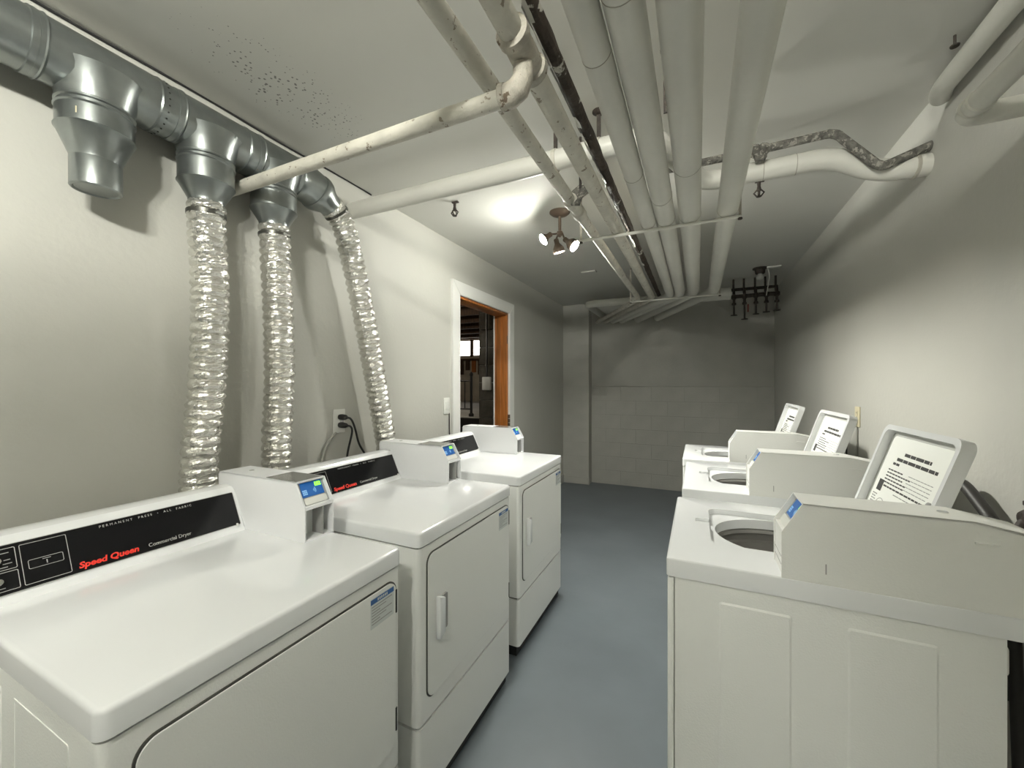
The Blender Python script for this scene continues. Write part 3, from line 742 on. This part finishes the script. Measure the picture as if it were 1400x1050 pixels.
# ------------------------------------------------------------------ ceiling pipes
BAR = 2.170
def run(name, label, x, r, xend, zend, m, seams=(), seg=24, y0=YF + .0, m_seam='pipe_seam'):
    z = BAR + r
    p = thing(name, (x, 0, z), label, 'pipe', 'parallel pipes hung under the ceiling')
    path = [(0, y0, 0), (0, 3.98, 0), (xend - x, YB, zend - z)]
    tube('pipe_body', path, r, m, p, seg, .12)
    for y in seams:
        bm = bmesh.new(); lathe_bm(bm, [(r + .0001, 0), (r + .0012, .0004), (r + .0012, .0018), (r + .0001, .0022)], (0, y, 0), (0, 1, 0), seg)
        finish(bm, 'insulation_seam', m_seam, p, True)
    return p
pA = run('ceiling_pipe', 'thin chipped pipe, leftmost of the parallel ceiling pipes', -.513, .0245, -1.28, 2.245, 'pipe_rough', (), 16)
for y in (1.70, 1.83): lathe('coupling', [(.0250, 0), (.032, .006), (.032, .052), (.0250, .058)], (0, y, 0), (0, 1, 0), 'pipe_rough', pA, 16)
pB = run('ceiling_pipe', 'painted pipe with the dirty elbow branch, second from the left', -.392, .029, -1.16, 2.245, 'pipe_rough', (), 18)
pC = run('insulated_pipe', 'slim insulated pipe just right of the rusty flaking pipe', -.2295, .0365, -1.06, 2.245, 'pipe', (.30, .99, 1.62, 2.135))
pD = run('insulated_pipe', 'insulated pipe touching the thickest one on its left', -.146, .0435, -.94, 2.25, 'pipe', (.85, 1.88, 2.14))
pE = run('insulated_pipe', 'thickest insulated pipe in the middle of the ceiling', -.0357, .0495, -.73, 2.25, 'pipe', (.62, 1.66, 2.15))
pF = run('insulated_pipe', 'insulated pipe at the right edge, apart from the others', .130, .046, -.48, 2.25, 'pipe', (2.15,))
# flaking rusty pipe above
rp = thing('rusty_pipe', (-.347, 0, 2.257), 'dark rusty pipe with flaking white paint beside the dirty elbow', 'pipe', 'parallel pipes hung under the ceiling')
bm = bmesh.new()
tube_bm(bm, [(0, YF + i * .02, 0) for i in range(310)], .018, 12, True, lambda i, k: noise.noise(Vector((i * .25, k * .8, 0))) * .16)
finish(bm, 'pipe_body', 'rust', rp)
bm = bmesh.new()     # curled paint flakes along its left side
for k in range(60):
    y = -.2 + k * .055 + random.uniform(-.015, .015); a = random.uniform(PI * .95, PI * 1.4)
    lgth = random.uniform(.03, .07); hw = random.uniform(.25, .5); P = []
    for s_ in (-1, 0, 1):
        for q in (-1, -.3, .4, 1):
            rr = .0205 + (.005 if s_ else 0) * random.random(); aa = a + s_ * hw * (1 - .3 * abs(q))
            P.append(bm.verts.new((math.cos(aa) * rr, y + q * lgth, math.sin(aa) * rr)))
    for s_ in range(2):
        for q in range(3): bm.faces.new((P[s_ * 4 + q], P[s_ * 4 + q + 1], P[s_ * 4 + q + 5], P[s_ * 4 + q + 4]))
fl = finish(bm, 'paint_flakes', 'pipe', rp); fl['kind'] = 'stuff'
# dirty tee, elbow and branch to the left wall
tb = thing('branch_pipe', (-.392, .905, BAR + .029), 'slim pipe running from the dirty elbow across to the left wall', 'pipe')
lathe('tee_fitting', [(.030, -.075), (.040, -.070), (.040, -.050), (.034, -.045), (.036, .0), (.034, .045), (.040, .050), (.040, .070), (.030, .075)], (0, 0, 0), (0, 1, 0), 'fitting', tb, 20)
tube('elbow_fitting', [(0, 0, -.02), (0, 0, -.062), (-.012, .002, -.083), (-.035, .004, -.092), (-.062, .005, -.092)], [.024, .026, .029, .030, .028], 'fitting', tb, 18)
lathe('elbow_collar', [(.028, 0), (.0315, .002), (.0315, .016), (.028, .018)], (-.045, .004, -.092), (-1, .02, 0), 'fitting', tb, 18)
tube('pipe_body', [(-.055, .005, -.092), (-1.328, .060, -.049)], .0225, 'pipe_rough', tb, 18)
# transverse insulated pipe and its corroded companion
tp = thing('cross_pipe', (-1.72, 1.605, 2.325), 'insulated pipe crossing above the bundle from left wall to right wall', 'pipe')
tube('pipe_body', [(0, 0, 0), (1.56, 0, 0), (1.74, .465, 0), (2.23, .465, 0), (2.385, .49, -.085), (2.54, .50, -.085)], .0415, 'pipe', tp, 24, .07)
for x in (1.98, 2.10): lathe('insulation_seam', [(.0416, 0), (.0428, .0005), (.0428, .002), (.0416, .0025)], (x, .465, 0), (1, 0, 0), 'pipe_seam', tp, 24)
lathe('wall_collar', [(.0425, 0), (.046, .004), (.046, .012), (.0425, .014)], (2.49, .4985, -.085), (1, .06, 0), 'pipe_seam', tp, 24)
cp = thing('corroded_pipe', (.244, 2.0, 2.383), 'thin corroded pipe with a bend above the insulated cross pipe', 'pipe')
tube('pipe_body', [(-.42, -.03, -.015), (-.02, 0, 0), (.255, .0, .008), (.405, .025, -.155), (.58, .09, -.075)], .0165, 'rust2', cp, 14, .03, jit=lambda i, k: random.uniform(-.05, .05))
bm = bmesh.new(); tube_bm(bm, [(-.035 + i * .008, 0, 0) for i in range(9)], [.020, .027, .028, .027, .023, .025, .027, .024, .018], 14, True, lambda i, k: random.uniform(-.12, .12))
tube_bm(bm, [(0, 0, -.01), (0, 0.004, -.03), (0, .006, -.045)], [.026, .024, .018], 12, True, lambda i, k: random.uniform(-.1, .1))
finish(bm, 'corroded_coupling', 'rust2', cp)
# pipe near the far wall, crossing above the bundle
fp = thing('cross_pipe', (-1.19, 4.66, 2.325), 'short white pipe crossing in front of the back wall', 'pipe')
tube('pipe_body', [(0, .88, 0), (0, .02, 0), (.10, 0, 0), (1.28, .06, 0)], .042, 'pipe', fp, 20, .06)
tube('thick_lagging', [(1.16, .055, 0), (1.50, .07, 0)], .064, 'pipe', fp, 22)
# upper right pipes
tag(tube('ceiling_pipe', [(.763, YF, 2.408), (.772, 1.90, 2.412), (.80, 1.97, 2.425)], .031, 'pipe', None, 20, .05), 'white pipe along the top of the right wall', 'pipe')
ep = thing('elbow_pipe', (.62, 1.42, CAMZ + .686), 'lower right pipe turning through an elbow into the right wall', 'pipe')
tube('pipe_body', [(0, YF - 1.42, 0), (0, 0, 0), (XR - .62, .0, 0)], .0255, 'pipe', ep, 20, .035)
for y in (-.075, -.045): lathe('elbow_ring', [(.026, 0), (.0295, .003), (.0295, .012), (.026, .015)], (0, y, 0), (0, 1, 0), 'pipe', ep, 20)
nl = thing('pipe_nail', (.735, 1.73, ZC), 'small black nail head beside the white pipe on the ceiling', 'nail')
lathe('nail_shank', [(.004, 0), (.004, .03)], (0, 0, -.03), (0, 0, 1), 'iron', nl, 8); lathe('nail_head', [(.011, 0), (.012, .004), (.006, .008)], (0, 0, -.036), (0, 0, 1), 'iron', nl, 12)

# hangers
def trapeze(y, x0, x1, lab):
    h = thing('pipe_hanger', ((x0 + x1) / 2, y, BAR), lab, 'hanger', 'trapeze hangers under the pipe bundle')
    hw = (x1 - x0) / 2
    tube('cross_bar', [(-hw, 0, -.0085), (hw, 0, -.0085)], .008, 'pipe', h, 12)
    for s_ in (-1, 1):
        x = s_ * (hw - .006)
        box('hanger_rod', x - .006, x + .006, -.002, .002, -.012, ZC - BAR, 'fitting', h)
        lathe('rod_nut', [(.010, 0), (.010, .008)], (x, 0, -.022), (0, 0, 1), 'iron', h, 6)
    return h
trapeze(2.135, -.585, .185, 'nearer pipe hanger bar, level with the lit bulbs')
trapeze(3.92, -.585, .180, 'farther pipe hanger bar, close to the valve cluster')
def strap(x, y, z0, lab, disc=False, hw=.008):
    h = thing('strap_hanger', (x, y, ZC), lab, 'hanger', 'dark iron ceiling hangers above the pipes')
    box('strap', -hw, hw, -.003, .003, z0 - ZC, 0, 'iron', h)
    if disc: lathe('ceiling_disc', [(.026, 0), (.026, .004), (.012, .014)], (0, 0, 0), (0, 0, -1), 'iron', h, 18)
    else: box('strap_foot', -hw - .010, hw + .018, -.006, .006, -.006, 0, 'iron', h)
    bm = bmesh.new(); ring_bm(bm, [(.0455 * math.cos(2 * PI * k / 24), .0455 * math.sin(2 * PI * k / 24)) for k in range(24)], [(.042 * math.cos(2 * PI * k / 24), .042 * math.sin(2 * PI * k / 24)) for k in range(24)],
                             frame3((0, 0, z0 - ZC - .036), (0, 1, 0), (0, 0, 1)), -.008, .008)
    if abs(y - 1.605) < .01: finish(bm, 'pipe_loop', 'pipe_rough', h)
    else: bm.free()
    return h
strap(-.545, 1.605, 2.36, 'dark strap hanger on the cross pipe, left of the bundle')
strap(-.362, 1.605, 2.36, 'dark hanger with a round ceiling disc near the rusty pipe', True)
strap(-.088, 1.40, 2.27, 'dark strap hanger between the two thickest pipes', False, .014)
br = thing('iron_bracket', (-.475, 1.72, 2.20), 'jagged iron bracket below the cross pipe between the chipped pipes', 'bracket')
prism('bracket_plate', [(-.03, -.05), (.01, -.06), (.015, -.01), (.045, .01), (.04, .06), (-.01, .07), (-.045, .03)], frame3((0, 0, .01), (1, 0, 0), (0, .5, 1)), -.004, .004, 'rust2', br, .002)
lathe('bracket_rod', [(.006, 0), (.006, ZC - 2.24)], (0, 0.02, .04), (0, 0, 1), 'iron', br, 8)

# sprinkler heads
def sprinkler(x, y, lab, low=0.0):
    s = thing('sprinkler_head', (x, y, ZC), lab, 'sprinkler', 'fire sprinkler heads on the ceiling')
    box('mount_plate', -.018, .026, -.008, .010, -.008, 0, 'iron', s, .002)
    lathe('nipple', [(.010, .004), (.008, .03), (.011, .045), (.009, .055)], (0, 0, 0), (0, 0, -1), 'iron', s, 12)
    for a in (0, PI / 2, PI, 1.5 * PI): tube('frame_arm', [(math.cos(a) * .006, math.sin(a) * .006, -.046), (math.cos(a) * .024, math.sin(a) * .024, -.066), (math.cos(a) * .010, math.sin(a) * .010, -.084)], .0042, 'iron', s, 8)
    lathe('deflector', [(.006, .080), (.014, .083), (.013, .087), (.003, .088)], (0, 0, 0), (0, 0, -1), 'iron', s, 12)
sprinkler(-1.33, 2.035, 'small dark sprinkler head on the ceiling left of the lit bulbs')
sprinkler(.30, 2.52, 'small dark sprinkler head just below the insulated cross pipe')
cpv = thing('ceiling_cover', (-.965, 3.85, ZC), 'small flat cover plate on the ceiling beyond the lit bulbs', 'cover plate')
box('plate', -.07, .07, -.035, .035, -.014, 0, 'ceiling', cpv, .004); box('plate_edge', -.072, .072, -.037, .037, -.004, 0, 'joint', cpv)

# ------------------------------------------------------------------ light fixtures
def fixture(x, y, m, lab, pos):
    f = thing('ceiling_light', (x, y, ZC), lab, 'light', 'ceiling light fixtures')
    lathe('canopy', [(.062, 0), (.062, .006), (.050, .018), (.020, .026), (.012, .028)], (0, 0, 0), (0, 0, -1), 'brass', f, 24)
    lathe('stem', [(.009, .02), (.009, .075), (.016, .080), (.016, .095), (.006, .11)], (0, 0, 0), (0, 0, -1), 'brass', f, 14)
    for bx, by, bz in pos:
        dv = Vector((bx, by, bz)); hor = Vector((bx, by, 0)).normalized()
        s0 = dv - hor * .052 + Vector((0, 0, .018))
        arm = tube('lamp_arm', [(0, 0, -.085), tuple(hor * .02 + Vector((0, 0, -.088))), tuple(s0)], .006, 'brass', f, 10)
        ax = (dv - s0).normalized()
        lathe('socket', [(.012, -.012), (.017, -.008), (.017, .020), (.014, .022)], s0, ax, 'brass', f, 14)
        lathe('bulb', [(.012, .022), (.014, .030), (.026, .052), (.030, .066), (.026, .084), (.014, .094), (.002, .097)], s0, ax, m, f, 18, 1.2)
    return f
def spots(x, y, m, lab, heads):
    f = thing('ceiling_light', (x, y, ZC), lab, 'light', 'ceiling light fixtures')
    lathe('canopy', [(.066, 0), (.066, .006), (.052, .018), (.022, .028), (.012, .030)], (0, 0, 0), (0, 0, -1), 'brass', f, 24)
    lathe('stem', [(.010, .02), (.010, .120), (.018, .126), (.018, .148), (.006, .16)], (0, 0, 0), (0, 0, -1), 'brass', f, 14)
    for pos, aim, hood, m in heads:
        p = Vector(pos); a = Vector(aim).normalized(); back = p - a * .045
        tube('lamp_arm', [(0, 0, -.135), tuple(Vector((back.x * .5, back.y * .5, -.138))), tuple(back)], .006, 'brass', f, 10)
        lathe('lamp_hood', [(.012, -.050), (.016, -.045), (.016, -.020), (.020, -.012), (.036, .012), (.038, hood), (.0365, hood), (.0345, .012), (.002, .011)], p, a, 'brass', f, 20)
        lathe('bulb', [(.0335, .0115), (.0335, .018), (.030, .024), (.020, .029), (.002, .031)], p, a, m, f, 18, 1.2)
    return f
spots(-.800, 2.440, None, 'lit ceiling fixture with three bright bulbs near the doorway',
      (((-.085, -.035, -.165), (-.60, -.42, -.55), .018, M['bulb_side']), ((-.030, .050, -.200), (.18, .24, -.92), .040, M['bulb_far']), ((.070, -.015, -.212), (.78, -.12, -.66), .044, M['bulb_far'])))
fixture(-.24, -.60, M['bulb_near'], 'lit three-bulb ceiling fixture at the near end of the room', ((-.085, -.05, -.105), (.0, .085, -.115), (.085, -.04, -.115)))

# ------------------------------------------------------------------ valve manifold and lamp holder near the far right corner
vm = thing('valve_manifold', (.33, 4.72, 2.285), 'cluster of dark iron valves hanging from a header pipe', 'valves')
tube('header_pipe', [(0, 0, 0), (.40, 0, 0)], .020, 'iron', vm, 12)
tube('back_header', [(-.02, .07, .085), (.40, .07, .085)], .016, 'iron', vm, 12)
for k, (x, ln_) in enumerate(((.010, .200), (.105, .245), (.205, .20), (.295, .185), (.385, .175))):
    lathe('valve', [(.010, -.07), (.012, -.01), (.027, 0), (.027, .03), (.013, .045), (.013, .075), (.021, .082), (.021, .10), (.009, .105), (.009, ln_)], (x, -.005, .012), (0, 0, -1), 'iron', vm, 12)
    lathe('hand_wheel', [(.006, 0), (.030, .003), (.032, .009), (.010, .013)], (x, -.005, .012 - ln_), (0, 0, -1), 'iron', vm, 14)
    tube('riser', [(x, 0, 0), (x, .07, .05), (x, .07, ZC - 2.286)], .010, 'iron', vm, 8, .02)
box('lever_handle', .128, .142, -.02, -.012, -.17, -.09, 'redhandle', vm, .002)
lh = thing('lamp_holder', (.535, 4.42, ZC), 'unlit dark lamp holder with a pale plate above the valves', 'lamp holder')
lathe('socket_base', [(.062, 0), (.062, .010), (.045, .016), (.040, .05), (.036, .055)], (0, 0, 0), (0, 0, -1), 'iron', lh, 20)
lathe('bulb_glass', [(.016, .05), (.034, .085), (.030, .11), (.004, .12)], (0, 0, 0), (0, 0, -1), 'lidplastic', lh, 16)
box('mount_plate', .045, .165, -.035, .035, -.012, 0, 'plate', lh, .003)
tag(tube('pull_cord', [(.595, 4.40, ZC - .017), (.615, 4.42, 2.40), (.612, 4.55, 2.30), (.618, 4.66, 2.262)], .0045, 'plate', None, 8, .05), 'white cord looping from the lamp holder to the valves', 'cord')

# ------------------------------------------------------------------ outlets, switch and cables
def outlet(x, y, z, s, lab, m='plate', w_=.075, h_=.125):
    o = thing('wall_outlet', (x, y, z), lab, 'outlet')
    box('cover_plate', min(0, s * .007), max(0, s * .007), -w_ / 2, w_ / 2, -h_ / 2, h_ / 2, m, o, .003)
    for dz in (-.021, .021):
        prism('receptacle', rrect(.034, .030, .008), frame3((s * .007, 0, dz), (0, s, 0), (0, 0, 1)), -.001, .002, m, o)
        for dy_ in (-.006, .006): box('slot', min(s * .0088, s * .0093), max(s * .0088, s * .0093), dy_ - .001, dy_ + .001, dz - .002, dz + .007, 'gap', o)
    lathe('screw', [(.003, 0), (.003, .0012)], (s * .007, 0, 0), (s, 0, 0), 'chrome', o, 8)
    return o
outlet(XL, 1.522, 1.185, 1, 'white wall outlet with two black plugs between the foil hoses')
outlet(XR, 2.86, 1.195, -1, 'ivory wall outlet on the right wall behind the washers', 'ivory', .07, .115)
def plug_cord(name, lab, base, s, path, r=.0055):
    c = thing(name, base, lab, 'power cord')
    tube('plug', [(0, 0, 0), (s * .018, 0, 0), (s * .042, 0, 0), (s * .052, 0, -.002)], [.0145, .016, .0135, .008], 'rubber', c, 12)
    tube('cord', [(s * .045, 0, -.001)] + path, r, 'rubber', c, 10, .035)
    return c
plug_cord('power_cord', 'upper black plug and cord in the white wall outlet', (XL + .0095, 1.522, 1.206), 1, [(.068, .012, -.004), (.072, .035, -.06), (.045, .085, -.15), (.045, .15, -.24), (.06, .16, -.6)])
plug_cord('power_cord', 'lower black plug and cord in the white wall outlet', (XL + .0095, 1.522, 1.164), 1, [(.070, .010, -.004), (.075, .015, -.03), (.055, .0, -.14), (.05, -.01, -.25), (.05, -.01, -.6)])
plug_cord('power_cord', 'black plug in the ivory outlet on the right wall', (XR - .0095, 2.86, 1.175), -1, [(-.060, .0, -.004), (-.062, .03, -.03), (-.03, .05, -.10), (-.03, .05, -.5)], .004)
tag(tube('wall_cable', [(XL + .006, 1.50, 1.125), (XL + .010, 1.44, 1.08), (XL + .010, 1.405, 1.0), (XL + .010, 1.40, .5)], .007, 'greycable', None, 8, .08), 'grey cable curving down the wall from the white outlet', 'cable')
tag(tube('wall_cable', [(XR - .006, 2.86, 1.14), (XR - .008, 2.86, .9), (XR - .008, 2.86, .4)], .005, 'greycable', None, 8), 'grey cable running straight down under the ivory outlet', 'cable')
sw = thing('light_switch', (XL, 2.515, 1.215), 'white light switch on the wall beside the doorway', 'switch')
box('cover_plate', 0, .007, -.038, .038, -.062, .062, 'plate', sw, .003); box('rocker', .006, .011, -.015, .015, -.030, .030, 'plate', sw, .002)
tag(tube('wall_cable', [(XL + .006, 2.548, 1.16), (XL + .006, 2.551, 1.0), (XL + .006, 2.551, .6)], .0035, 'rubber', None, 8), 'thin dark cable under the light switch beside the casing', 'cable')
# water valves and hoses behind the washers
def tap(x, y, z, lab, rr=.024):
    v = thing('water_tap', (x, y, z), lab, 'water tap', 'supply taps behind the washers')
    tube('spout', [(XR - x, 0, 0), (.02, 0, 0), (0, 0, -.02), (0, 0, -.07)], rr * .55, 'iron', v, 12, .02)
    lathe('body', [(rr * .7, -.03), (rr, -.02), (rr, .02), (rr * .6, .03)], (.03, 0, 0), (1, 0, 0), 'iron', v, 14)
    lathe('tap_handle', [(.008, 0), (.008, .03), (rr, .034), (rr, .044), (.004, .048)], (.03, 0, .0), (0, 0, 1), 'iron', v, 12)
tap(.775, 2.42, 1.10, 'dark water tap behind the middle washer')
tap(.762, 1.50, 1.030, 'dark water tap behind the nearest washer')
tag(tube('supply_hose', [(.762, 1.50, .965), (.74, 1.49, .91), (.735, 1.47, .75), (.735, 1.45, .4)], .013, 'copper', None, 12, .05), 'black supply hose below the tap behind the nearest washer', 'hose')
tag(tube('supply_hose', [(.80, 1.20, 1.0), (.795, 1.38, 1.005), (.79, 1.47, 1.015)], .014, 'fitting', None, 12, .03), 'short dirty pipe stub at the nearest washer tap', 'pipe')
tag(tube('supply_hose', [(.775, 2.42, 1.04), (.76, 2.41, .95), (.755, 2.40, .75)], .012, 'copper', None, 12, .05), 'black supply hose below the tap behind the middle washer', 'hose')
tag(tube('drain_hose', [(.752, 1.90, .4), (.752, 1.88, .92), (.765, 1.835, 1.05), (.77, 1.77, 1.065), (.775, 1.70, 1.02), (.78, 1.62, .965), (.785, 1.60, .5)], .017, 'copper', None, 12, .06), 'dark drain hose arching behind the nearest washer by the wall', 'hose')
tag(lathe('floor_speck', [(.012, 0), (.010, .004), (.003, .005)], (-.565, 1.10, 0), (0, 0, 1), 'gap', None, 9), 'tiny dark lump on the blue-grey floor in the aisle', 'debris')
bpy.context.view_layer.update()
